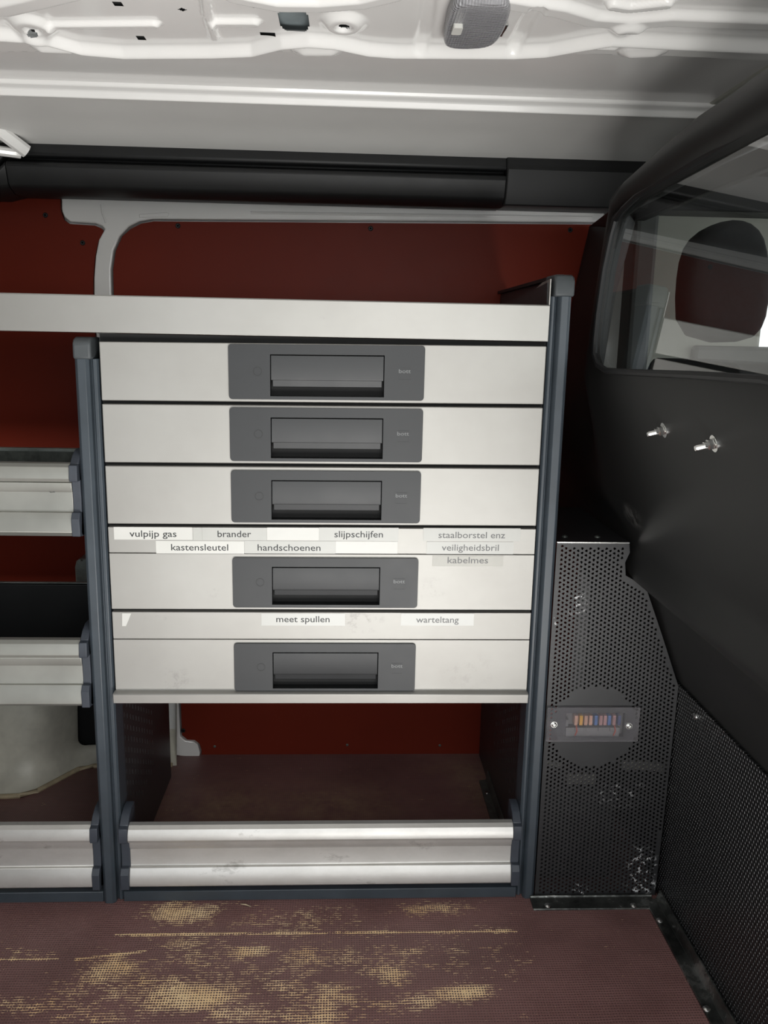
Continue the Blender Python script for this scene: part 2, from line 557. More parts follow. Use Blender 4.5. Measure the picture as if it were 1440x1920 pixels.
# ------------------------------------------------------------------ STRUCTURE
WY = 0.56          # lining plane of the far side wall
XL, XR = -1.9, 2.1  # rear and cab ends of the shell
YD = -1.12         # plane of the side door
fl = struct(MB().box(XL, 1.045, YD, .60, -.03, 0).build('floor', 'floor', smooth=0), 'worn brown film-faced plywood van floor')
gr = struct(MB().box(-9, 9, -14, 9, -.62, -.56).build('ground', 'ground', smooth=0), 'pale yard surface outside the van')

# far side wall: painted body frame and red-brown lining panels
wall = struct(MB().box(XL, XR, WY + .028, WY + .05, -.03, .9).box(XL, 1.10, WY + .028, WY + .05, .9, 1.52)
              .build('wall_back', 'white', smooth=0), 'white painted body side behind the lining')


def wp(px, py):
    p = at(px, py, 'Y', WY)
    return (p.x, p.z)


# white pressed frame: top strip, curved pillar, foot
frame_out = [wp(116, 375), wp(116, 392), wp(122, 408), wp(132, 416), wp(180, 419), wp(192, 424), wp(197, 430), wp(186, 450), wp(180, 480), wp(177, 520), wp(177, 548)]
xa, xb = frame_out[-1][0], wp(209, 548)[0]
xf = wp(336, 1325)[0]
right_edge = [(xb, wp(209, 548)[1]), wp(208, 505), wp(213, 470), wp(225, 443), wp(242, 425), wp(262, 415), wp(285, 411)]
top_line = [wp(1125, 417)]
foot = [(xb + .01, .9), (xf - .002, .25), (xf, wp(336, 1360)[1]), wp(338, 1380), wp(348, 1388), wp(362, 1389), wp(371, 1396), wp(375, 1410), wp(374, 1421)]
out = frame_out + [(xa, .03), (wp(374, 1421)[0], -.01)] + foot[::-1] + right_edge + top_line + [(1.02, 1.40), (frame_out[0][0], 1.40)]
ff = MB().plate(out, [], front(WY - .003, .028), .028).build('body_frame', 'white', wall, bevel=.007, seg=3)
# lining panels
po = .004
rp = [(p[0] + po, p[1]) for p in foot[::-1]] + [(p[0] + po, p[1]) for p in right_edge[:4]] + [(p[0] + .003, p[1] - po) for p in right_edge[4:]] + [(1.0, top_line[0][1] - po), (1.0, -.01)]
MB().plate(rp, [], front(WY + .004, .01), .01).build('lining_panel', 'red', wall, smooth=20)
lp = [(XL, 1.36), (frame_out[0][0] - po, 1.36)] + [(p[0] - po, p[1] - po) for p in frame_out[1:]] + [(xa - po, .40), (XL, .40)]
MB().plate(lp, [], front(WY + .004, .01), .01).build('lining_panel', 'red', wall, smooth=20)
for (px, py) in [(84, 403), (154, 455), (333, 423), (695, 428), (1070, 431), (343, 1371)]:
    p = wp(px, py)
    MB().lathe((p[0], WY + .005, p[1]), (0, -1, 0), [(0, .0058), (.002, .0056), (.0035, .004), (.0035, .0022), (.001, .002)], 14).build('lining_screw', 'black', wall)
for (px, py) in [(402, 1401), (651, 1398), (825, 1399)]:
    p = wp(px, py)
    MB().lathe((p[0], WY + .005, p[1]), (0, -1, 0), [(0, .004), (.002, .0035), (.003, .001)], 12).build('rivet', 'dirtymetal', wall)
# small raised details of the pressed frame
p = wp(192, 400)
MB().tube([(p[0], WY - .004, p[1] + .018), (p[0] + .002, WY - .007, p[1]), (p[0] + .008, WY - .004, p[1] - .02)], .0022, 8).build('frame_bead', 'white', wall)
p, q = wp(262, 406), wp(315, 404)
MB().plate([(p[0], p[1] - .003), (q[0], q[1] - .003), (q[0] + .004, q[1] + .004), (q[0] - .002, q[1] + .006), (p[0], p[1] + .004)], [], front(WY - .006, .004), .004).build('frame_tab', 'white', wall, bevel=.001)
p, q = wp(470, 399), wp(1110, 408)
MB().tube([(p[0], WY - .002, p[1]), (q[0], WY - .002, q[1])], .0035, 8).build('frame_bead', 'white', wall)

# wheel arch with dark access opening
bot = [at(x, y, 'Z', 0.0) for x, y in [(-160, 1493), (-60, 1497), (0, 1495), (45, 1493), (80, 1481), (108, 1465), (135, 1447), (165, 1438), (215, 1436)]]
botc = [(-1.9, bot[0].y)] + [(p.x, p.y) for p in bot] + [(xf, bot[-1].y)]


def arch(x, z):
    yb = interp(botc, x)
    k = min(1, z / .085)
    flare = (1 - (1 - k) ** 2) * .05
    y = yb + flare + max(0, z - .085) * .12
    if z > .33:
        y += (z - .33) * 1.3
    return min(y, WY + .02)


hl = at(131, 1400, 'Y', .47).x
hole = rrect(hl, hl + .20, at(160, 1433, 'Y', .44).z, .30, .022)
hole = [(min(x, xf - .035), z) for x, z in hole]
pts = [(x, z) for x in np.linspace(XL + .02, xf - .01, 70) for z in np.linspace(.008, .55, 26)]
H = np.array(hole)
pts = [p for p in pts if not (H[:, 0].min() - .004 < p[0] < H[:, 0].max() + .004 and H[:, 1].min() - .004 < p[1] < H[:, 1].max() + .004)]
MB().plate([(x, 0) for x in np.linspace(XL, xf, 90)] + [(xf, .56), (XL, .56)], [hole], lambda a, b, k: (a, arch(a, b) + k * .003, b), .003, pts=pts).build('wheel_arch', 'thermo', wall, smooth=60)
MB().box(hl - .02, -.03, WY - .005, WY + .02, .0, .34).build('opening_shade_sheet', 'shade_black', wall, smooth=0)  # black sheet painted as the shade inside the opening
sp = [(x, interp(botc, x) - .004, .004) for x in np.linspace(XL, xf - .01, 60)]
MB().tube(sp, .006, 8).build('sealant_bead', 'seam', wall)
sp = [(a, arch(a, b) - .001, b) for a, b in hole if b < .25]
# pale gusset seen between the left shelves
p0, p1 = at(139, 1048, 'Y', .5), at(185, 1110, 'Y', .5)
MB().plate([(p0.x, p1.z), (p0.x, p0.z - .02), (p0.x + .004, p0.z - .006), (p0.x + .012, p0.z), (p1.x, p0.z + .002), (p1.x, p1.z)], [], front(.50, .06), .06).build('gusset', 'pale_metal', wall, bevel=.004)
for (px, py) in [(153, 1051), (165, 1085)]:
    p = at(px, py, 'Y', .497)
    MB().lathe(p, (0, -1, 0), [(0, .0022), (.003, .0016)], 10).build('rivet', 'steel', wall)

# black rail trim under the roof edge
def yz(py, y, px=600):
    return at(px, py, 'Y', y).z


tr = [(.575, 1.475), (.46, 1.46), (.452, yz(288, .452)), (.448, yz(303, .448)), (.452, yz(309, .452)), (.475, yz(309, .475) - .002), (.478, yz(317, .478)), (.449, yz(319, .449)),
      (.445, yz(326, .445)), (.455, yz(360, .455)), (.462, yz(367, .462)), (.49, yz(381, .49)), (.575, yz(381, .49) + .005)]
xt = at(949, 350, 'Y', .45).x
tm = MB().prism(tr, -.30, xt)
struct(tm.build('trim_1', 'black', bevel=.0025), 'long black plastic rail above the red lining')
# left end: rail drops toward the rear
tl = MB()
ends = []
for x, dz in ((-.30, 0), (-.335, -.035), (-.8, -.05), (XL, -.05)):
    ends.append([(x, y, z + dz * (1 if z > 1.36 else .25)) for y, z in tr])
n = len(tr)
tl.v = [p for e in ends for p in e]
tl.f = [(i * n + k, i * n + (k + 1) % n, (i + 1) * n + (k + 1) % n, (i + 1) * n + k) for i in range(3) for k in range(n)] + [tuple(range(3 * n, 4 * n))]
tl.m = [0] * len(tl.f)
struct(tl.build('trim_2', 'black', bevel=.002), 'rear end of the black rail')
tc = [(.575, 1.475), (.46, 1.46), (.448, yz(290, .448, 1050)), (.444, yz(310, .444, 1050)), (.442, yz(314, .442, 1050)), (.438, yz(320, .438, 1050)), (.444, yz(356, .444, 1050)), (.46, yz(388, .46, 1050)), (.575, yz(388, .46, 1050) + .004)]
struct(MB().prism(tc, xt - .001, XR).build('trim_3', 'black', bevel=.003), 'wider black end cover of the rail')

# roof: pressed cross bow (height field with real holes), skin, side rib and side panel
ZB = 1.44


def rb(px, py):
    p = at(px, py, 'Z', ZB)
    return (p.x, p.y)


def poly(pp):
    return np.array([rb(*p) for p in pp])


def seg_d(PX, PY, pl):
    """distance to a polyline and side (+ = toward far wall)"""
    best = np.full(PX.shape, 1e9)
    for (x1, y1), (x2, y2) in zip(pl[:-1], pl[1:]):
        dx, dy = x2 - x1, y2 - y1
        tt = np.clip(((PX - x1) * dx + (PY - y1) * dy) / (dx * dx + dy * dy + 1e-12), 0, 1)
        best = np.minimum(best, np.hypot(PX - x1 - tt * dx, PY - y1 - tt * dy))
    return best


xs = np.arange(-.42, 1.30, .0022)
ys = np.arange(-.46, .16, .0022)
GX, GY = np.meshgrid(xs, ys, indexing='ij')
edge = poly([(-500, 50), (0, 66), (60, 70), (100, 76), (160, 93), (240, 100), (400, 99), (475, 96), (530, 82), (580, 78), (630, 82), (690, 95), (740, 99), (960, 100), (1020, 97), (1080, 86), (1140, 76), (1200, 79), (1300, 84), (1440, 90), (1900, 110)])
lipe = poly([(-500, 100), (0, 106), (400, 106), (960, 107), (1150, 112), (1200, 113), (1900, 140)])
eY = np.interp(GX, edge[:, 0], edge[:, 1])
lY = np.interp(GX, lipe[:, 0], lipe[:, 1])


def sm(a, b, x):
    q = np.clip((x - a) / (b - a), 0, 1)
    return q * q * (3 - 2 * q)


s_ = GY - eY
Z = np.full(GX.shape, ZB)
Z -= .013 * np.exp(-((s_ + .017) / .012) ** 2)             # rolled rib along the edge (hangs down)
Z += .006 * sm(-.012, .004, s_)                            # lip steps up behind it
l_ = GY - lY
Z += .026 * sm(.0, .006, l_)                               # then the roof skin, higher


def band(pp, wdt, amp):
    global Z
    d = seg_d(GX, GY, poly(pp))
    Z -= amp * (1 - sm(wdt * .45, wdt, d))


def boss(px, py, r, amp, rin=.35):
    global Z
    cx, cy = rb(px, py)
    d = np.hypot(GX - cx, (GY - cy) * .8)
    Z -= amp * (1 - sm(r * .55, r, d))
    Z += amp * .6 * (1 - sm(r * rin * .7, r * rin, d))


band([(98, 44), (288, 42)], .011, .006)
band([(405, 39), (475, 39)], .012, .006)
band([(-300, -4), (0, 8), (60, -6), (130, -24)], .026, .010)
band([(440, -14), (520, 2), (600, 3), (680, -3), (740, -18)], .018, .009)
band([(905, -12), (985, 2), (1050, 12), (1110, 30), (1180, 35), (1260, 29), (1440, 36), (1900, 60)], .022, .009)
band([(1150, 3), (1180, 8), (1250, 0)], .012, .008)
band([(385, -10), (388, 20), (402, 68)], .008, .005)
band([(1010, 5), (985, 45), (965, 85)], .012, -.004)
band([(805, -10), (800, 40), (790, 85)], .012, -.003)
boss(60, 46, .034, .008)
boss(644, 41, .032, .008)
boss(1176, 46, .026, .006)
# tabs of the lip
for pl_, wd in (([(572, 102), (618, 102)], .022), ([(1185, 106), (1225, 104)], .022), ([(80, 96), (130, 98)], .018), ([(1110, 90), (1150, 92)], .016)):
    d = seg_d(GX, GY, poly(pl_))
    Z = np.minimum(Z, ZB + .004 + .03 * sm(wd * .8, wd, d) - .006 * (1 - sm(0, wd * .9, d)))
keep = np.ones((len(xs) - 1, len(ys) - 1), bool)
CX, CY = (GX[:-1, :-1] + GX[1:, 1:]) / 2, (GY[:-1, :-1] + GY[1:, 1:]) / 2
for (px, py, hw, hh) in [(222, 8, 17, 8), (265, 71, 15, 7), (488, 12, 28, 7), (502, 64, 26, 6)]:
    c = rb(px, py)
    a, b = rb(px + hw / 2, py)[0] - c[0], abs(rb(px, py - hh / 2)[1] - c[1])
    keep &= ~((abs(CX - c[0]) < a) & (abs(CY - c[1]) < b))
for (px, py, r) in [(60, 53, .006), (342, 18, .0045), (645, 43, .0065), (1175, 45, .0065)]:
    c = rb(px, py)
    keep &= ~(np.hypot(CX - c[0], (CY - c[1])) < r)
c = rb(551, 38)
a, b = rb(578, 38)[0] - c[0], abs(rb(551, 16)[1] - c[1])
keep &= ~(((abs(CX - c[0]) / a) ** 4 + (abs(CY - c[1]) / b) ** 4) < 1)
nx, ny = GX.shape
idx = np.arange(nx * ny).reshape(nx, ny)
q = np.stack([idx[:-1, :-1], idx[:-1, 1:], idx[1:, 1:], idx[1:, :-1]], -1)[keep]
bow_v = np.stack([GX.ravel(), GY.ravel(), Z.ravel()], -1)

sk = 1.472
prof = [(-1.6, 1.455), (-.46, sk + .055), (.155, sk + .055)]
cg = MB()
cg.prism([(YD - .06, 1.41), (-.45, 1.43), (-.45, 1.436), (YD - .06, 1.416)], XL, XR)
cg.prism([(-.47, sk + .05), (.16, sk + .05), (.16, sk + .055), (-.47, sk + .055)], XL, XR)
for (px, py, hx, hy) in [(222, 8, .014, .02), (265, 71, .014, .02), (488, 12, .018, .02), (502, 64, .018, .02), (60, 53, .008, .012), (342, 18, .008, .012), (645, 43, .009, .012), (1175, 45, .009, .012)]:
    c_ = rb(px, py)
    cg.box(c_[0] - hx, c_[0] + hx, c_[1] - hy, c_[1] + hy + .012, ZB + .0035, ZB + .006, 1)  # black backing, shade painted in above the small roof holes
ceil = struct(cg.build('ceiling', ['roof_shaded', 'shade_black'], smooth=20), 'painted sheet metal van roof')
c_ = rb(551, 38)
MB().box(c_[0] - .06, c_[0] + .06, c_[1] - .07, c_[1] + .07, ZB + .012, ZB + .018).build('reinforcement_sheet', 'bluegrey', ceil, smooth=0)
bow = MB()
bow.v = [tuple(p) for p in bow_v.tolist()]
bow.f = [tuple(p) for p in q.tolist()]
bow.m = [0] * len(bow.f)
bow.build('roof_bow', 'white', ceil, smooth=50, fixn=False)
MB().box(XL, -.42, -.46, -.13, ZB - .004, ZB).box(1.298, XR, -.46, -.13, ZB - .004, ZB).box(XL, -.42, -.13, .16, sk - .004, sk).box(1.298, XR, -.13, .16, sk - .004, sk).build('roof_sheet', 'white', ceil, smooth=0)
# skin band behind the bow, lip rib and side panel (profiles along the van)
y1, y2 = at(600, 170, 'Z', sk - .001).y, at(600, 200, 'Z', sk - .02).y
rib = [(y1 - .004, sk + .004), (y1, sk - .006), (y1 + .012, sk - .010), (y2 - .008, sk - .021), (y2, sk - .020), (y2 + .004, sk - .014), (y2 + .006, sk - .006), (y2 + .006, sk + .004)]
MB().prism(rib, XL, XR).build('roof_rib', 'white', ceil, bevel=.002)
zs = yz(284, .46)
side = [(y2 + .003, sk - .010), (.30, sk - .018), (.43, zs + .004), (.446, zs - .003), (.47, zs - .004), (.47, zs + .03), (y2 + .003, sk + .004)]
MB().prism(side, XL, XR).build('roof_side_panel', 'roof_shaded', ceil, smooth=25)
# slanting gusset in the rear corner
a0, a1, a2 = at(-60, 200, 'Y', .36), at(50, 284, 'Y', .43), at(0, 318, 'Y', .43)
MB().tube([a0, (a0 + a1) / 2, a1], .014, 10).build('roof_gusset', 'white', ceil)
MB().tube([at(-60, 262, 'Y', .40), at(0, 283, 'Y', .42), at(38, 288, 'Y', .44)], .010, 10).build('roof_gusset', 'white', ceil)

# near side of the shell: wall beside and header over the side door, rear end, cab shell
dw = MB().box(XL, -.40, YD - .06, YD, -.03, 1.44).box(XL, XR, YD - .06, YD, 1.34, 1.44)
struct(dw.build('wall_front', 'cabgrey', smooth=0), 'near body side around the open sliding door')
struct(MB().box(XL - .03, XL, YD, .6, -.03, 1.5).build('wall_left', 'white', smooth=0), 'rear end of the load space')

# ------------------------------------------------------------------ bulkhead
PROF = [(0, 1.045), (.425, 1.045), (.432, 1.036), (.52, 1.0), (.615, .965), (.640, .926), (.655, .919), (.70, .923), (.715, .925), (.78, .90), (.87, .868), (.95, .845), (.985, .836), (1.01, .833), (1.25, .853), (1.45, .872)]


def bx(y, z):
    x0 = interp(PROF, z)
    if z > .43:
        back = interp([(.43, 1.03), (.7, .90), (1.0, .915), (1.15, .93), (1.3, .962), (1.45, .965)], z)
        back = max(back, x0 + .002)
        k = min(1, max(0, (y - .055) / .20))
        k = k * k * (3 - 2 * k)
        x0 = x0 * (1 - k) + max(back, x0) * k
    return x0


def bp(px, py):
    x = .85
    for _ in range(12):
        p = at(px, py, 'X', x)
        x = bx(min(p.y, .05), p.z)
    p = at(px, py, 'X', x)
    return (p.y, p.z)


gl_out = [bp(1119, 640), bp(1124, 590), bp(1136, 506), bp(1150, 440), bp(1158, 412), bp(1172, 392), bp(1200, 366), bp(1251, 336), bp(1340, 286), bp(1440, 229), (-.70, 1.30), (-.74, 1.27), (-.76, 1.2),
          (-.76, 1.06), (-.73, 1.02), (-.68, 1.012), bp(1440, 712), bp(1300, 703), bp(1180, 698), bp(1140, 695), bp(1124, 684), bp(1118, 665)]
top_out = [bp(1421, 160), bp(1383, 186), bp(1312, 228), bp(1251, 278), bp(1199, 323), bp(1159, 351), bp(1140, 375), bp(1132, 398)]
print('glass', [tuple(round(c, 3) for c in p) for p in gl_out])
print('top', [tuple(round(c, 3) for c in p) for p in top_out])
ol = [(-1.05, .432), (.555, .432), (.555, 1.315), (top_out[-1][0] + .05, 1.30)] + top_out[::-1] + [(-.8, top_out[0][1] + .02), (-1.05, top_out[0][1])]
GA = np.array(gl_out)
gp = []
for y in np.linspace(-1.0, .54, 62):
    for z in [.445, .47, .5, .54, .58, .61, .625, .64, .65, .66, .68, .70, .71, .73, .76, .79, .83, .87, .91, .94, .965, .985, 1.0, 1.05, 1.1, 1.15, 1.2, 1.24, 1.28]:
        d = np.hypot(GA[:, 0] - y, GA[:, 1] - z).min()
        ins = False
        for i in range(len(GA)):
            x1_, y1_ = GA[i]
            x2_, y2_ = GA[(i + 1) % len(GA)]
            if (y1_ > z) != (y2_ > z) and y < (x2_ - x1_) * (z - y1_) / (y2_ - y1_) + x1_:
                ins = not ins
        if not ins and d > .01:
            gp.append((y, z))
bulk = MB().plate(ol, [gl_out], lambda a, b, k: (bx(a, b) + k * .006, a, b), .006, pts=gp).build('wall_right', 'bulk', smooth=50, bevel=0)
struct(bulk, 'moulded black bulkhead with a window')
# window gasket and thick upper frame roll
g = MB()
loop = [(bx(min(a, .05), b) - .003, a, b) for a, b in gl_out]
g.tube(loop, .005, 8, loop=True)
g.build('window_gasket', 'black', bulk)
mid = []
for k in range(8):
    a = top_out[k]
    b = [bp(1440, 229), bp(1400, 252), bp(1340, 286), bp(1280, 320), bp(1230, 348), bp(1190, 375), bp(1168, 395), bp(1158, 412)][k]
    mid.append(((a[0] + b[0]) / 2, (a[1] + b[1]) / 2, math.hypot(a[0] - b[0], a[1] - b[1]) / 2))
HDR = struct(MB().box(1.06, 1.08, -1.05, .555, 1.325, 1.47).build('trim_6', 'black', bevel=.004), 'dark header between bulkhead and roof')
mid = [(mid[0][0] - .35, mid[0][1] + .012, mid[0][2])] + mid + [(mid[-1][0] + .012, mid[-1][1] - .05, .01)]
MB().tube([(bx(min(a, .05), b) + .012, a, b) for a, b, r in mid], [.036, .036, .035, .034, .032, .028, .024, .020, .016, .010], 16).build('frame_roll', 'bulk', bulk, smooth=70)
# glazing
ins_pts = [(a * .995, b) for a, b in gl_out]
pane = MB().plate(gl_out, [], lambda a, b, k: (interp([(1.0, .833), (1.40, .866)], b) + .004, a, b), 0).build('window_1', 'pane', smooth=0)
struct(pane, 'bulkhead window glass')
# bolts with nuts and washers
for (px, py) in [(1246, 806), (1340, 831)]:
    a = bp(px, py)
    X0 = bx(*a)
    bo = MB().lathe((X0 + .004, a[0], a[1]), (-1, 0, -.25), [(0, .004), (.026, .004), (.028, .003)], 14).build('bolt', 'steel', bulk)
    MB().lathe((X0 + .001, a[0], a[1]), (-1, 0, -.25), [(0, .0105), (.0025, .0105)], 24).build('washer', 'steel', bo)
    MB().lathe((X0 - .002, a[0], a[1] - .0006), (-1, 0, -.25), [(0, .0068), (.006, .0068), (.0075, .005), (.011, .0048)], 6).build('nut', 'steel', bo, smooth=20)
# woven lining below, one screw through it
lin = MB().box(1.028, 1.034, -1.05, .02, 0, .44).build('lower_lining', 'weave', bulk, smooth=0)
p = at(1304, 1343, 'X', 1.028)
MB().lathe(p, (-1, 0, 0), [(0, .0065), (.002, .0062), (.0035, .003)], 16).build('lining_screw', 'steel', bulk)
struct(MB().box(1.036, 1.06, -1.05, .6, -.03, .46).build('wall_right_lower', 'black', smooth=0), 'lower bulkhead sheet')

# floor trim angles
fs = struct(MB().prism([(-.046, 0), (-.045, .0035), (-.019, .0045), (-.016, .006), (-.0145, .009), (-.0115, .009), (-.012, 0)], .774, 1.012).build('trim_4', 'trimmetal', bevel=.0008), 'scuffed steel edge strip in front of the perforated cover')
ft = struct(MB().prism([(.996, 0), (.997, .004), (1.017, .006), (1.0235, .024), (1.027, .024), (1.024, 0)], -1.05, -.022, axis='Y').build('trim_5', 'trimmetal', bevel=.0008), 'dented steel edge strip along the bulkhead foot')
for (px, py, par, z) in [(1027, 1698, fs, .004), (1188, 1698, fs, .004), (1237, 1726, ft, .005), (1325, 1892, ft, .005)]:
    p = at(px, py, 'Z', z)
    MB().lathe(p, (0, 0, 1), [(0, .0065), (.0015, .0062), (.0035, .004), (.004, .001)], 16).build('rivet', 'steel', par)

# ------------------------------------------------------------------ cab beyond the glass (seen through the pane)
cabw = MB()
by = .60


def cabp(px, py, y=by):
    p = at(px, py, 'Y', y)
    return (p.x, p.z)


wz0, wz1 = cabp(1420, 650)[1], cabp(1420, 420)[1]
cabw.box(1.04, XR, -.9, by, 1.47, 1.50)
cabw.box(cabp(1208, 500)[0], cabp(1400, 500)[0] + .04, by - .03, by + .04, .3, 1.5)
cabw.box(cabp(1400, 500)[0], XR, by, by + .04, .3, wz0)
cabw.box(cabp(1285, 500)[0], XR, by - .02, by + .04, wz1, 1.5)
cabw.box(1.06, XR, YD - .06, YD, -.03, 1.0)
cw = struct(cabw.build('wall_cab', 'cab', smooth=0, bevel=.01), 'pale cab side with door pillar')
struct(MB().box(1.06, cabp(1208, 500)[0], by - .08, by + .04, .3, 1.5).build('wall_cab_rear', 'cabgrey', smooth=0, bevel=.01), 'dark corner of the cab')
struct(MB().box(cabp(1285, 500)[0] + .02, XR, by - .05, by - .001, .5, wz0).build('door_1', 'cabgrey', smooth=0, bevel=.01), 'grey cab door card')
p0, p1 = cabp(1213, 546, .56), cabp(1240, 568, .56)
MB().plate(rrect(p0[0], p1[0], p1[1], p0[1], .006), [], front(.56, .012), .012).build('belt_cover', 'cab', cw, bevel=.002)
hs = [(1272, 645), (1274, 560), (1280, 480), (1300, 440), (1335, 420), (1370, 410), (1400, 416), (1424, 440), (1433, 500), (1432, 580), (1420, 625), (1395, 645)]
st = thing('cab_seat', 'dark cab seat seen through the bulkhead window, rounded headrest', 'seat', (1.15, .2, .5))
SY = .20
hv = [at(x, y, 'Y', SY) for x, y in hs]
cx_ = sum(p.x for p in hv) / len(hv)
cz_ = sum(p.z for p in hv) / len(hv)
hb = MB()
rings = []
for dy, sc_ in ((-.045, .80), (-.035, .93), (-.012, 1.0), (.02, 1.0), (.045, .93), (.055, .8)):
    rings.append([(cx_ + (p.x - cx_) * sc_, SY + dy, cz_ + (p.z - cz_) * sc_) for p in hv])
nh = len(hv)
hb.v = [p for r_ in rings for p in r_]
hb.f = [(i * nh + k, i * nh + (k + 1) % nh, (i + 1) * nh + (k + 1) % nh, (i + 1) * nh + k) for i in range(5) for k in range(nh)] + [tuple(range(nh)), tuple(range(5 * nh, 6 * nh))]
hb.m = [0] * len(hb.f)
hb.build('headrest', 'seat', st, smooth=70, sub=1)
zb = min(p.z for p in hv)
bxs = max(1.075, min(p.x for p in hv) + .0)
MB().plate(rrect(-.02, .46, .45, zb - .03, .06), [], lambda a, b, k: (bxs + .01 + k * .11, a, b), .11).build('seat_back', 'seat', st, bevel=.02, seg=3)
MB().plate(rrect(-.04, .48, .34, .47, .05), [], lambda a, b, k: (bxs + .06 + k * .5, a, b), .5).build('seat_cushion', 'seat', st, bevel=.02, seg=3)
MB().box(bxs + .10, bxs + .5, .02, .42, -.03, .35).build('seat_base', 'black', st, bevel=.01)
struct(MB().box(1.06, XR, YD - .06, by + .04, -.06, -.03).build('floor_cab', 'black', smooth=0), 'cab floor')

# ------------------------------------------------------------------ drawer cabinet
def dwarp(x, y, z):
    return (x, y, z + .0093 * (z - .4205) / .6249 * (x - .375))


CH = 1.163
cab = thing('drawer_cabinet', 'tall grey and aluminium cabinet with five drawers and an open bottom bay', 'cabinet', (.375, .2, 0))


def post(x0, x1, z1, parent, cap=.045):
    w_ = x1 - x0
    xm = x0 + w_ * .32
    out_ = [(x0, .05), (x0, .004), (x0 + .003, .0), (xm - .003, .0), (xm - .002, .004), (xm, .004), (xm + .001, -.006), (xm + .005, -.011), (x1 - .005, -.011), (x1, -.006), (x1, .05)]
    return MB().prism(out_, 0, z1 - cap, axis='Z').build('post', 'post', parent, bevel=.0012)


def mirrored_post(x0, x1, z1, parent, cap):
    w_ = x1 - x0
    xm = x0 + w_ * .64
    out_ = [(x0, .05), (x0, -.006), (x0 + .005, -.011), (xm - .005, -.011), (xm, -.006), (xm + .001, .004), (xm + .003, .004), (xm + .004, .0), (x1 - .003, .0), (x1, .004), (x1, .05)]
    return MB().prism(out_, 0, z1 - cap, axis='Z').build('post', 'post', parent, bevel=.0012)


post(.7495, .783, CH, cab, .035)
mirrored_post(-.0365, -.0005, 1.046, cab, .035)
# rounded post caps
MB().prism([(-.012, CH - .036), (-.012, CH - .012), (-.006, CH - .003), (.004, CH), (.06, CH + .001), (.06, CH - .036)], .753, .7865).build('post_cap', 'post_cap', cab, bevel=.004, seg=3)
zc = 1.046
MB().prism([(-.0135, zc - .036), (-.0135, zc - .010), (-.007, zc - .003), (.002, zc), (.05, zc), (.05, zc - .036)], -.0375, -.008).build('post_cap', 'post_cap', cab, bevel=.004, seg=3)


def side_panel(x, z1, ybk, top_back, xt_=.0015):
    """side sheet with a grid of slots, (y, z) outline"""
    slots = []
    for i, y in enumerate(np.arange(.05, ybk - .17, .021)):
        for j, z in enumerate(np.arange(.12, .40, .0235)):
            zz = z + (i % 2) * .0118
            slots.append([(y - .0015, zz - .005), (y + .0015, zz - .005), (y + .0015, zz + .005), (y - .0015, zz + .005)])
    o_ = [(.045, 0), (ybk, 0), (ybk, top_back), (.05, z1)]
    return MB().plate(o_, slots, lambda a, b, k: (x + k * xt_, a, b), xt_).build('side_panel', 'panel_dark', cab, smooth=0)


side_panel(-.006, 1.044, .452, 1.044)
side_panel(.765, 1.158, .555, 1.160)
MB().box(.766, .780, .50, .555, 0, 1.158).build('rear_post', 'post', cab, bevel=.002)
MB().box(-.03, -.006, .40, .452, 0, 1.04).build('rear_post', 'post', cab, bevel=.002)
# dark top border of the right side panel and white tray end upstand
MB().prism([(-.0, CH - .006), (.55, 1.160), (.55, 1.166), (.0, CH)], .757, .770).build('panel_edge', 'black', cab)
# inner runners at the foot of the right side
p0, p1 = at(926, 1472, 'X', .765), at(944, 1541, 'X', .765)
MB().prism([(.744, .0), (.744, .006), (.760, .008), (.763, .03), (.766, .03), (.766, 0)], .02, .42, axis='Y').build('floor_bracket', 'dirtymetal', cab)
for y in (.10, .36):
    MB().lathe((.753, y, .007), (0, 0, 1), [(0, .005), (.003, .004)], 12).build('bracket_screw', 'steel', cab)
# cabinet top, drawer deck, ledge
MB().box(.0, .7485, .012, .45, 1.036, 1.046).build('top_panel', 'panel_dark', cab, smooth=0)
zl0, zl1 = at(600, 1320, 'Y', -.016).z, at(600, 1300, 'Y', -.016).z
MB().box(.0, .7485, .0, .44, zl1 - .012, zl1 - .004).build('deck', 'panel_dark', cab, smooth=0)
MB().prism([(-.016, zl0 + .001), (-.017, zl1 - .002), (-.014, zl1), (.012, zl1), (.012, zl1 - .003), (-.013, zl1 - .003), (-.013, zl0 + .003), (.0, zl0 + .003), (.0, zl0 + .001)], .0015, .7475).build('ledge', 'alu', cab, bevel=.001)
MB().box(.0, .7485, -.006, .03, 0, .0215).build('plinth', 'post', cab, bevel=.0015)

ZR = [v + .4205 for v in (.6249, .5223, .4176, .3106, .1568, 0)]
X0, X1 = .0035, .7465
YF = -.004
HX0, HX1 = .2175, .5455      # handle plate
hand_px = [((424, 646), (790, 751)), ((427, 766), (786, 866)), ((430, 881), (782, 977)), ((433, 1047), (777, 1138)), ((436, 1205), (772, 1294))]
desc = ['topmost', 'second', 'third', 'fourth', 'bottom']


def unwarp_z(x, z):
    for _ in range(4):
        pass
    # invert dwarp
    k = .0093 / .6249 * (x - .375)
    return (z + k * .4205) / (1 + k)


def dp(px, py, y=YF - .004):
    p = at(px, py, 'Y', y)
    return p.x, unwarp_z(p.x, p.z)


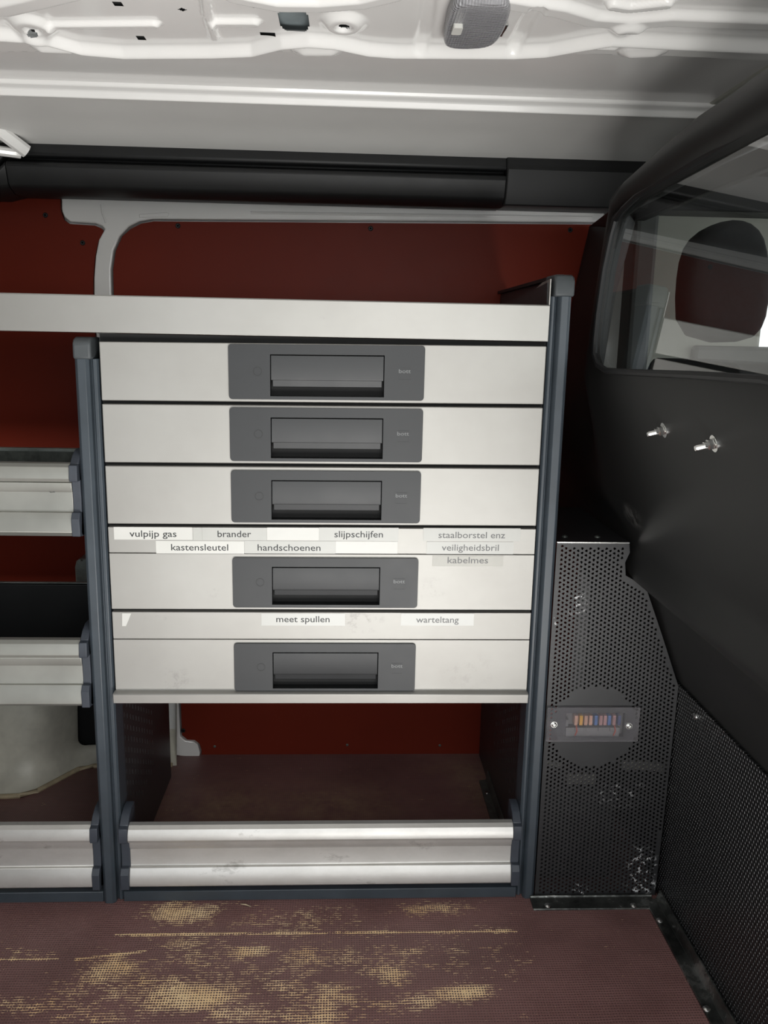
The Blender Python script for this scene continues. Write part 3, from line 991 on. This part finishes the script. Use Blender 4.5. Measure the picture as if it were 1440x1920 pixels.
for i in range(5):
    zt, zb_ = ZR[i] - .0028, ZR[i + 1] + .0028
    if i == 4:
        zb_ = ZR[5] + .0015
    (a, b_), (c_, d_) = hand_px[i]
    hx0, z1a = dp(a, b_)
    hx1, z0a = dp(c_, d_)
    hx0, hx1 = HX0 + (hx0 - HX0) * .5, HX1 + (hx1 - HX1) * .5
    hm = (z1a + z0a) / 2
    hh = .0455
    hm = zb_ + hh + .0045
    hz0, hz1 = hm - hh, hm + hh
    rx0, rx1 = hx0 + (hx1 - hx0) * .211, hx0 + (hx1 - hx0) * .793
    rz0, rz1 = hz0 + .0055, hz1 - .0165
    m = MB()
    if i < 3:
        segs = [(zb_, zt)]
    else:
        zsplit = hz1 + .0065
        segs = [(zb_, zsplit - .0006), (zsplit + .0006, zt)]
    cut = [(rx0 - .002, rz0 - .002), (rx1 + .002, rz0 - .002), (rx1 + .002, rz1 + .002), (rx0 - .002, rz1 + .002)]
    m.plate([(X0, segs[0][0]), (X1, segs[0][0]), (X1, segs[0][1]), (X0, segs[0][1])], [cut], front(YF, .014), .014)
    if i >= 3:
        m.box(X0, X1, YF + .0004, YF + .014, segs[1][0], segs[1][1])
        m.box(X0, X1, YF + .003, YF + .014, segs[0][1], segs[1][0])
    m.warp(dwarp)
    dr = m.build('drawer', 'alu_front', cab, bevel=.0014, seg=2, smooth=30)
    # box behind the front
    xb0, xb1, yb1 = .018, .732, .42
    bxm = MB().box(xb0, xb1, YF + .012, yb1, zb_ + .004, zb_ + .006).box(xb0, xb0 + .002, YF + .012, yb1, zb_ + .006, zt - .012).box(xb1 - .002, xb1, YF + .012, yb1, zb_ + .006, zt - .012).box(xb0, xb1, yb1 - .002, yb1, zb_ + .006, zt - .012)
    bxm.warp(dwarp).build('drawer_box', 'panel_dark', dr, smooth=0)
    # handle plate with recessed grip
    m = MB().plate(rrect(hx0, hx1, hz0, hz1, .006), [[(rx0, rz0), (rx1, rz0), (rx1, rz1), (rx0, rz1)]], front(YF - .004, .004), .004)
    m.warp(dwarp).build('handle_plate', 'handle', dr, bevel=.0008)
    m = MB()
    m.box(rx0, rx1, YF + .020, YF + .022, rz0, rz1)
    m.box(rx0 - .001, rx0, YF - .003, YF + .022, rz0, rz1)
    m.box(rx1, rx1 + .001, YF - .003, YF + .022, rz0, rz1)
    m.box(rx0, rx1, YF - .003, YF + .022, rz0 - .001, rz0)
    m.box(rx0, rx1, YF - .003, YF + .022, rz1, rz1 + .001)
    m.warp(dwarp).build('grip_recess', 'black', dr, smooth=0)
    zf = rz0 + (rz1 - rz0) * .385
    m = MB()
    gz = rz1 - .0016
    m.prism([(YF - .0035, zf), (YF - .0045, zf + .003), (YF - .0035, gz), (YF + .0, gz), (YF + .0, zf)], rx0 + .0012, rx1 - .0012)
    m.prism([(YF + .003, zf - .011), (YF + .000, zf + .002), (YF + .010, zf + .002), (YF + .012, zf - .012)], rx0 + .0035, rx1 - .0035)
    m.warp(dwarp).build('pull_flap', 'handle', dr, bevel=.0005)
    lx, lz = hx0 + (hx1 - hx0) * .147, hm + .001
    m = MB()
    N_ = 28
    o_, i_ = circ(lx, lz, .0075, N_), circ(lx, lz, .0062, N_)
    m.plate(o_, [i_], front(YF - .0043, .0004), .0004)
    m.warp(dwarp).build('lock_ring', 'black', dr, smooth=0)
    ex, ez, es = hx0 + (hx1 - hx0) * .898, hm - .001, .0098
    m = MB()
    m.plate([(ex - es, ez - es), (ex + es, ez - es), (ex + es, ez + es), (ex - es, ez + es)],
            [[(ex - es + .0006, ez - es + .0006), (ex + es - .0006, ez - es + .0006), (ex + es - .0006, ez + es - .0006), (ex - es + .0006, ez + es - .0006)]], front(YF - .0044, .0005), .0005, 0)
    add_text(m, 'bott', ex - es - .0002, ex + es + .0002, ez + .0015, .0066, YF - .0046, 1)
    m.warp(dwarp).build('logo', ['handle', 'emboss'], dr, smooth=0)
    # stickers
    def sticker(x0, y0, x1, y1, mat, txt=None, tx0=0, tx1=0, base=0, ink='ink', lab=None, k=0, th=.0003, poly_=None):
        yy = YF - .0003 - k * .0002
        A_, B_ = dp(x0, y0, yy), dp(x1, y1, yy)
        mm = MB()
        if poly_:
            pp = [dp(*q_, yy) for q_ in poly_]
            mm.plate(pp, [], front(yy, th), th, 0)
        else:
            C_, D_ = dp(x1, y0 + (y1 - y0) * 0, yy), dp(x0, y1, yy)
            zt_, zb2 = A_[1], (B_[1] + D_[1]) / 2
            mm.box(A_[0], B_[0], yy, yy + th, zb2, zt_, 0)
        if txt:
            T0, T1 = dp(tx0, base, yy), dp(tx1, base, yy)
            add_text(mm, txt, T0[0], T1[0], (T0[1] + T1[1]) / 2, .0118, yy - .00015, 1)
        o__ = mm.warp(dwarp).build('sticker', [mat, ink], dr, smooth=0)
        if lab:
            o__['label'] = lab
    if i == 3:
        sticker(362, 989, 379, 1013, 'tape_dull', lab='blank clear sticker')
        sticker(213, 988, 361, 1012, 'tape', 'vulpijp gas', 243, 331, 1006.5, 'ink', 'white sticker printed vulpijp gas')
        sticker(379, 989, 500, 1013, 'tape_dull', 'brander', 408, 471, 1007, 'ink', 'sticker printed brander')
        sticker(500.5, 989, 598, 1013, 'tape', lab='blank white sticker')
        sticker(598.5, 989, 747, 1014, 'tape_dull', 'slijpschijfen', 627, 718, 1007.5, 'ink', 'sticker printed slijpschijfen')
        sticker(794, 990, 975, 1014, 'tape_dull', 'staalborstel enz', 822, 947, 1009, 'ink_grey', 'sticker printed staalborstel enz')
        sticker(292, 1014, 458, 1038, 'tape', 'kastensleutel', 321, 428, 1032, 'ink', 'sticker printed kastensleutel')
        sticker(458.5, 1014, 629, 1038, 'tape_dull', 'handschoenen', 483, 601, 1032.5, 'ink', 'sticker printed handschoenen')
        sticker(629.5, 1015, 745, 1038, 'tape', lab='blank bright sticker')
        sticker(800, 1015.5, 962, 1039, 'tape_dull', 'veiligheidsbril', 828, 935, 1032.5, 'ink_grey', 'sticker printed veiligheidsbril')
        sticker(811, 1042, 943, 1062, 'tape_grey', 'kabelmes', 839, 915, 1056, 'ink_grey', 'yellowed sticker printed kabelmes', 1)
    if i == 4:
        sticker(490, 1150, 647, 1173, 'tape_dull', 'meet spullen', 518, 618, 1166.5, 'ink', 'sticker printed meet spullen')
        sticker(752, 1150, 888, 1173, 'tape_dull', 'warteltang', 780, 860, 1167.5, 'ink_grey', 'sticker printed warteltang')
        sticker(0, 0, 0, 0, 'tape', lab='torn scrap of white sticker', poly_=[(229, 1150), (246, 1150), (240, 1165), (236, 1174), (229, 1174)])
# black strip painted in as the shade behind the drawer gaps
MB().box(.001, .7485, .011, .013, ZR[5], 1.0525).build('gap_shadow_strip', 'shade_black', cab, smooth=0)


def rail_prof(z0, z1, y=-.012):
    H_ = z1 - z0
    return [(y + .014, z0 + .002), (y + .002, z0), (y - .004, z0 + .03 * H_), (y - .010, z0 + .07 * H_), (y - .010, z0 + .12 * H_), (y - .006, z0 + .26 * H_), (y - .002, z0 + .33 * H_), (y + .003, z0 + .335 * H_),
            (y + .004, z0 + .36 * H_), (y + .004, z0 + .60 * H_), (y + .001, z0 + .64 * H_), (y + .000, z0 + .73 * H_), (y + .004, z0 + .74 * H_), (y - .007, z0 + .755 * H_), (y - .010, z0 + .80 * H_), (y - .009, z0 + .88 * H_),
            (y - .005, z0 + .95 * H_), (y + .002, z0 + .99 * H_), (y + .012, z1), (y + .014, z1 - .004), (y + .014, z0 + .5 * H_)]


def rail(name, x0, x1, z0, z1, parent, mats='alu_worn'):
    return MB().prism(rail_prof(z0, z1), x0, x1).build(name, mats, parent, bevel=.0008, smooth=28)


def end_clip(x0, x1, z0, z1, parent, sgn=1):
    """plastic end bracket: tall back plate, hooked top, grips at rail top and bottom"""
    H_ = z1 - z0
    m = MB()
    y = -.012
    m.prism([(y + .004, z0), (y - .004, z0 + .05 * H_), (y + .002, z0 + .3 * H_), (y + .004, z0 + .5 * H_), (y + .002, z0 + .75 * H_), (y - .001, z1), (y + .012, z1 + .012), (y + .03, z1 + .020), (y + .05, z1 + .020), (y + .05, z0)], x0, x1)
    a_, b_ = (x0, x1)
    m.prism([(y - .011, z0 + .76 * H_), (y - .013, z0 + .80 * H_), (y - .010, z0 + .98 * H_), (y + .004, z0 + 1.0 * H_), (y + .01, z0 + .76 * H_)], a_, b_)
    m.prism([(y - .012, z0 + .02 * H_), (y - .013, z0 + .26 * H_), (y - .006, z0 + .34 * H_), (y + .01, z0 + .34 * H_), (y + .01, z0)], a_, b_)
    return m.build('end_bracket', 'clip', parent, bevel=.0012)


rz0, rz1 = at(600, 1664, 'Y', -.018).z, at(600, 1546, 'Y', -.014).z
fr_ = rail('front_rail', .0165, .7335, rz0, rz1, cab)
fr_['label'] = 'scuffed aluminium lip rail'
end_clip(.0005, .0165, rz0, rz1, cab)
end_clip(.7335, .7490, rz0, rz1, cab)

# ------------------------------------------------------------------ long aluminium tray on top
z0, z1 = 1.0535, 1.1135
ty = thing('top_tray', 'long plain aluminium tray lying across the top of the cabinets', 'tray', (-.3, .25, z0))
MB().prism([(-.004, z0), (-.0045, z1 - .002), (-.003, z1), (.006, z1), (.006, z1 - .002), (-.001, z1 - .003), (-.001, z0 + .003), (.006, z0 + .003), (.006, z0)], -1.5, .7485).build('front_lip', 'alu', ty, bevel=.0008)
MB().box(-1.5, .7470, .006, .50, z0, z0 + .003).build('tray_floor', 'alu', ty, smooth=0)
MB().box(-1.5, .7470, .497, .50, z0 + .003, z0 + .02).build('rear_lip', 'alu', ty, smooth=0)
MB().plate([(-.001, z0), (.49, z0), (.49, z0 + .03), (.06, z1 + .04), (.0, z1 + .042)][::1], [], lambda a, b, k: (.7472 + k * .0016, a, b), .0018).build('end_lip', 'alu', ty, smooth=0)
MB().plate([(.006, z1 - .004), (.49, z1 - .03), (.49, z1 + .01), (.012, z1 + .037)], [], lambda a, b, k: (.7452 + k * .0012, a, b), .0015).build('end_mat', 'panel_dark', ty, smooth=0)

# ------------------------------------------------------------------ splinter of wood lying in front of the plinth
p0, p1 = at(451, 1695, 'Z', .002), at(471, 1700, 'Z', .002)
sl = MB().tube([p0, (p0 + p1) / 2 + Vector((0, 0, .0015)), p1], [.0006, .0013, .0005], 6).build('wood_splinter', 'seam')
sl['label'], sl['category'] = 'tiny pale wood splinter on the floor in front of the plinth', 'splinter'

# ------------------------------------------------------------------ left shelves
def shelf(name_lab, ptop, pbot, lipy, pan, back_px, rail_mat, xr, bm_='dirtymetal'):
    zt_, zb_ = at(80, ptop, 'Y', -.014).z, at(80, pbot, 'Y', -.018).z
    o_ = thing('shelf', name_lab, 'shelf', (-.6, .15, zb_), 'aluminium shelves left of the drawers')
    rail('front_rail', -1.3, xr - .014, zb_, zt_, o_, rail_mat)
    end_clip(xr - .014, xr, zb_, zt_, o_)
    zback = at(80, back_px, 'Y', pan).z
    MB().box(-1.3, xr - .002, .0, pan, zb_ + .004, zb_ + .007).build('shelf_pan', 'panel_dark', o_, smooth=0)
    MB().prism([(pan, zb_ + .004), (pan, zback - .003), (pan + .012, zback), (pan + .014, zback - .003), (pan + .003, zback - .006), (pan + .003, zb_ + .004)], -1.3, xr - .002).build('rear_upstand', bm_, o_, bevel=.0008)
    MB().box(-1.3, xr - .002, pan + (.004 if bm_ == 'black' else -.0006), pan + .0131, zback - (.001 if bm_ == 'black' else .006), zback + .0006).build('upstand_lip', 'pale_metal', o_, bevel=.0005)
    return o_


XRS = -.0375
us = shelf('upper left shade-darkened aluminium shelf with a black squiggle scratch', 868, 1007, 0, .30, 841, 'alu_shaded', XRS)
sq = [at(x, y, 'Y', -.0145) for x, y in [(64, 913), (69, 917), (77, 915), (84, 916), (92, 924), (101, 924), (90, 920), (104, 920), (140, 923)]]
MB().tube([(p.x, -.0082, p.z) for p in sq], .0007, 5).build('scratch', 'black', us)
shelf('middle left shade-darkened aluminium shelf with a dark inner back', 1200, 1327, 0, .30, 1094, 'alu_shaded', XRS, 'black')
lo = thing('lower_front_rail', 'bottom left aluminium rail above a grey plinth at floor level', 'rail', (-.6, 0, 0))
rail('front_rail', -1.3, XRS - .014, rz0, at(80, 1548, 'Y', -.014).z, lo)
end_clip(XRS - .014, XRS, rz0, at(80, 1548, 'Y', -.014).z, lo)
MB().box(-1.3, XRS, -.006, .03, 0, .0215).build('plinth', 'post', lo, bevel=.0015)

# ------------------------------------------------------------------ perforated cover with fuse window
CV = thing('perforated_cover', 'black perforated steel cover standing between the cabinet and bulkhead', 'cover', (.9, .1, 0))
YC = -.009
outl = [at(x, y, 'Y', YC) for x, y in [(999, 1689), (1228, 1689), (1251, 1490), (1273, 1290), (1241, 1190), (1211, 1101), (1173, 1079), (1172, 1055), (1181, 1036), (1180, 1020), (1041, 1017)]]
outl = [(max(p.x, .7842), max(p.z, .004)) for p in outl]
OA = np.array(outl)
cc = at(1113, 1364, 'Y', YC)
RC = .080
pitch = .00835
cen = []
col = 0
x = .70
fz0, fz1 = at(1062, 1337, 'Y', YC), at(1168, 1381, 'Y', YC)


def dist_in(x, z):
    ins = False
    dmin = 9
    for i in range(len(OA)):
        a_, b_ = OA[i], OA[(i + 1) % len(OA)]
        if (a_[1] > z) != (b_[1] > z) and x < (b_[0] - a_[0]) * (z - a_[1]) / (b_[1] - a_[1]) + a_[0]:
            ins = not ins
        d_ = b_ - a_
        tt = max(0, min(1, ((x - a_[0]) * d_[0] + (z - a_[1]) * d_[1]) / (d_ @ d_)))
        dmin = min(dmin, math.hypot(x - a_[0] - tt * d_[0], z - a_[1] - tt * d_[1]))
    return dmin if ins else -dmin


while x < 1.06:
    z = .004 + (col % 2) * pitch / 2
    while z < .71:
        if dist_in(x, z) > .0062 and math.hypot(x - cc.x, z - cc.z) > RC:
            cen.append((x, z))
        z += pitch
    x += pitch * .866
    col += 1
print('perforations', len(cen))
holes = [circ(a_, b_, .0027, 8, .39) for a_, b_ in cen]
win = [(fz0.x, fz1.z), (fz1.x, fz1.z), (fz1.x, fz0.z), (fz0.x, fz0.z)]
mb = MB()
# plate() removes discs; the fuse opening is removed as a set of discs-free rectangle afterwards
mb.plate(outl, holes + [win], front(YC, .0012), .0012, disks=(cen, .0027))
# cut the rectangular opening: drop faces with centroid inside it
vv = np.array(mb.v)
kf = []
for q_ in mb.f:
    c_ = vv[list(q_)].mean(axis=0)
    if fz0.x < c_[0] < fz1.x and fz1.z < c_[2] < fz0.z:
        continue
    kf.append(q_)
mb.f = kf
mb.m = [0] * len(kf)
mb.build('perforated_plate', 'cover', CV, smooth=0, fixn=False)
# side return following the right edge, top plate
m = MB()
e_ = outl[1:4]
for (a_, b_) in zip(e_[:-1], e_[1:]):
    m.add([(a_[0], YC, a_[1]), (b_[0], YC, b_[1]), (b_[0], YC + .03, b_[1]), (a_[0], YC + .03, a_[1]), (a_[0] - .0012, YC, a_[1]), (b_[0] - .0012, YC, b_[1]), (b_[0] - .0012, YC + .03, b_[1]), (a_[0] - .0012, YC + .03, a_[1])],
          [(0, 1, 2, 3), (4, 7, 6, 5), (0, 3, 7, 4), (1, 5, 6, 2), (0, 4, 5, 1)])
m.build('side_return', 'cover', CV, smooth=0)
zt_ = outl[-1][1]
xr_ = outl[-2][0]
tp_ = MB().box(outl[-1][0], xr_, YC + .0012, .30, zt_ - .001, zt_ + .0008).build('top_plate', 'cover', CV, smooth=0)
MB().box(outl[-1][0], xr_, YC - .0008, YC + .0012, zt_ - .0008, zt_ + .0012).build('top_edge', 'steel', CV, smooth=0)
for (px, py) in [(1067, 1014), (1130, 1015)]:
    p = at(px, py, 'Z', zt_ + .001)
    MB().lathe((p.x, .03, zt_ + .0008), (0, 0, 1), [(0, .0055), (.002, .005), (.0036, .002)], 14).build('cover_screw', 'dirtymetal', CV)
# clear window plate
a_, b_ = at(1023, 1327, 'Y', YC - .006), at(1196, 1391, 'Y', YC - .006)
xw = max(a_.x + .001, .7850)
cw_ = MB().plate([(xw, b_.z), (b_.x, b_.z), (b_.x, a_.z), (xw, a_.z)], [], front(YC - .006, .003), .003).build('clear_window', 'clear', CV, bevel=.0006, smooth=0)
for (px, py) in [(1039, 1359), (1180, 1362)]:
    p = at(px, py, 'Y', YC - .008)
    MB().lathe((p.x, YC - .0015, p.z), (0, -1, 0), [(0, .0068), (.005, .0068), (.0062, .0062), (.0062, .0048), (.0075, .0045), (.0085, .003), (.0065, .0022)], 18).build('window_screw', 'steel', cw_)
# fuse block
fb = MB()
W0, W1, Hh0, Hh1 = fz0.x - .004, fz1.x + .004, fz1.z - .004, fz0.z + .004
fb.box(W0, W1, YC + .020, YC + .032, Hh0, Hh1)
zf = at(1115, 1362, 'Y', YC).z
fb.box(W0 + .006, W1 - .01, YC + .004, YC + .020, Hh0 + .002, zf - .004)
fb.box(W0 + .003, W0 + .010, YC + .004, YC + .02, zf - .002, zf + .012)
for k in range(4):
    xx = W0 + .022 + k * .022
    fb.box(xx, xx + .015, YC + .002, YC + .006, zf - .010, zf - .003)
fbo = fb.build('fuse_block', 'greyplastic', CV, bevel=.0005)
cols = {'t': (.62, .36, .24), 'y': (.80, .42, .03), 'b': (.06, .17, .42), 'p': (.50, .27, .25), 'n': (.04, .07, .20)}
for kc, vcol in cols.items():
    M['fuse_' + kc] = plain('fuse_plastic_' + {'t': 'tan', 'y': 'amber', 'b': 'blue', 'p': 'pink', 'n': 'navy'}[kc], vcol, .35, bump=0, spot=.05)
names = {'t': 'tan fuse', 'y': 'amber fuse', 'b': 'blue fuse', 'p': 'dusty pink fuse', 'n': 'navy fuse'}
for (px, kc) in zip([1080.5, 1090, 1099, 1108, 1118, 1127, 1135, 1143, 1152, 1161.5], 'tyttbppbpn'):
    a_ = at(px, 1341, 'Y', YC + .003)
    b_ = at(px, 1359, 'Y', YC + .003)
    m = MB().box(a_.x - .0030, a_.x + .0030, YC + .002, YC + .016, b_.z, a_.z)
    m.box(a_.x - .0022, a_.x + .0022, YC + .0012, YC + .002, b_.z + .004, a_.z - .003)
    f_ = m.build('fuse', 'fuse_' + kc, fbo, bevel=.0006)
    f_['label'] = names[kc]
for px in (1080, 1152):
    a_, b_ = at(px, 1360, 'Y', YC + .002), at(px - 2, 1379, 'Y', YC + .002)
    MB().tube([(a_.x, YC + .002, a_.z), (a_.x + .002, YC + .001, (a_.z + b_.z) / 2), (b_.x, YC + .003, b_.z)], .0013, 8).build('wire', 'copper_wire', fbo)
# equipment inside the cover, glimpsed through the holes
bt = thing('battery_box', 'dark box with pale labels hidden behind the perforated cover', 'box', (.9, .12, 0))
MB().box(.80, .95, .05, .22, .001, .20).build('case', 'handle', bt, bevel=.004)
p0, p1 = at(1063, 1452, 'Y', .045), at(1117, 1470, 'Y', .045)
MB().box(p0.x, p1.x, .045, .05, p1.z, p0.z).build('label_strip', 'tape_grey', bt)
cb = thing('cable_bundle', 'pale cable bundle glimpsed through the perforations', 'cable', (.95, .03, .19))
for (x1_, y1_, x2_, y2_) in [(1165, 1430, 1248, 1436), (1165, 1438, 1248, 1443), (1022, 1430, 1052, 1437)]:
    a_, b_ = at(x1_, y1_, 'Y', .03), at(x2_, y2_, 'Y', .03)
    MB().tube([a_, (a_ + b_) / 2 + Vector((0, .004, 0)), b_], .005, 8).build('cable', 'tape_grey', cb)

# ------------------------------------------------------------------ interior roof lamp
lq = [(868, 10), (940, 8), (957, 18), (952, 45), (935, 78), (915, 92), (870, 95), (838, 92), (831, 80), (838, 45), (848, 18)]
ZL = ZB - .016
for _ in range(2):
    lq = [q_ for (a_, b_) in zip(lq, lq[1:] + lq[:1]) for q_ in ((a_[0] * .75 + b_[0] * .25, a_[1] * .75 + b_[1] * .25), (a_[0] * .25 + b_[0] * .75, a_[1] * .25 + b_[1] * .75))]
lv = [at(x, y, 'Z', ZL) for x, y in lq]
lc = sum(lv, Vector()) / len(lv)
lamp = thing('roof_lamp', 'smoky clear plastic interior lamp with a switch, on the white roof', 'lamp', (lc.x, lc.y, ZL))
m = MB()
nl = len(lv)
for (s_c, z_) in ((1.02, ZB), (1.02, ZL + .005), (.985, ZL + .001), (.93, ZL)):
    m.v += [(lc.x + (p.x - lc.x) * s_c, lc.y + (p.y - lc.y) * s_c, z_) for p in lv]
m.f = [(i * nl + k, i * nl + (k + 1) % nl, (i + 1) * nl + (k + 1) % nl, (i + 1) * nl + k) for i in range(3) for k in range(nl)] + [tuple(range(3 * nl, 4 * nl)), tuple(range(nl))]
m.m = [0] * len(m.f)
t = NT('ribbed_smoky_lens')
t.set(color=(.50, .50, .52), trans=.45, rough=.16, ior=1.45)
xyz = t.n('ShaderNodeSeparateXYZ', {0: t.coord()})
t.bump(t.math('ADD', t.math('SINE', t.math('MULTIPLY', xyz.outputs[0], 1800)), t.math('SINE', t.math('MULTIPLY', xyz.outputs[1], 1500))), .6, .0008)
M['ribbed'] = t.m
m.build('lens', 'ribbed', lamp, bevel=.0015)
a_ = at(882, 52, 'Z', ZB - .004)
MB().box(a_.x - .004, a_.x + .045, a_.y - .02, a_.y + .02, ZB - .007, ZB - .003).build('bulb_tray', 'steel', lamp, bevel=.002)
a_ = at(857, 56, 'Z', ZL - .003)
MB().plate(rrect(a_.x - .006, a_.x + .006, a_.y - .012, a_.y + .012, .003), [], lambda p, q_, k: (p, q_, ZL - .005 + k * .006), .006).build('switch', 'tape', lamp, bevel=.001)
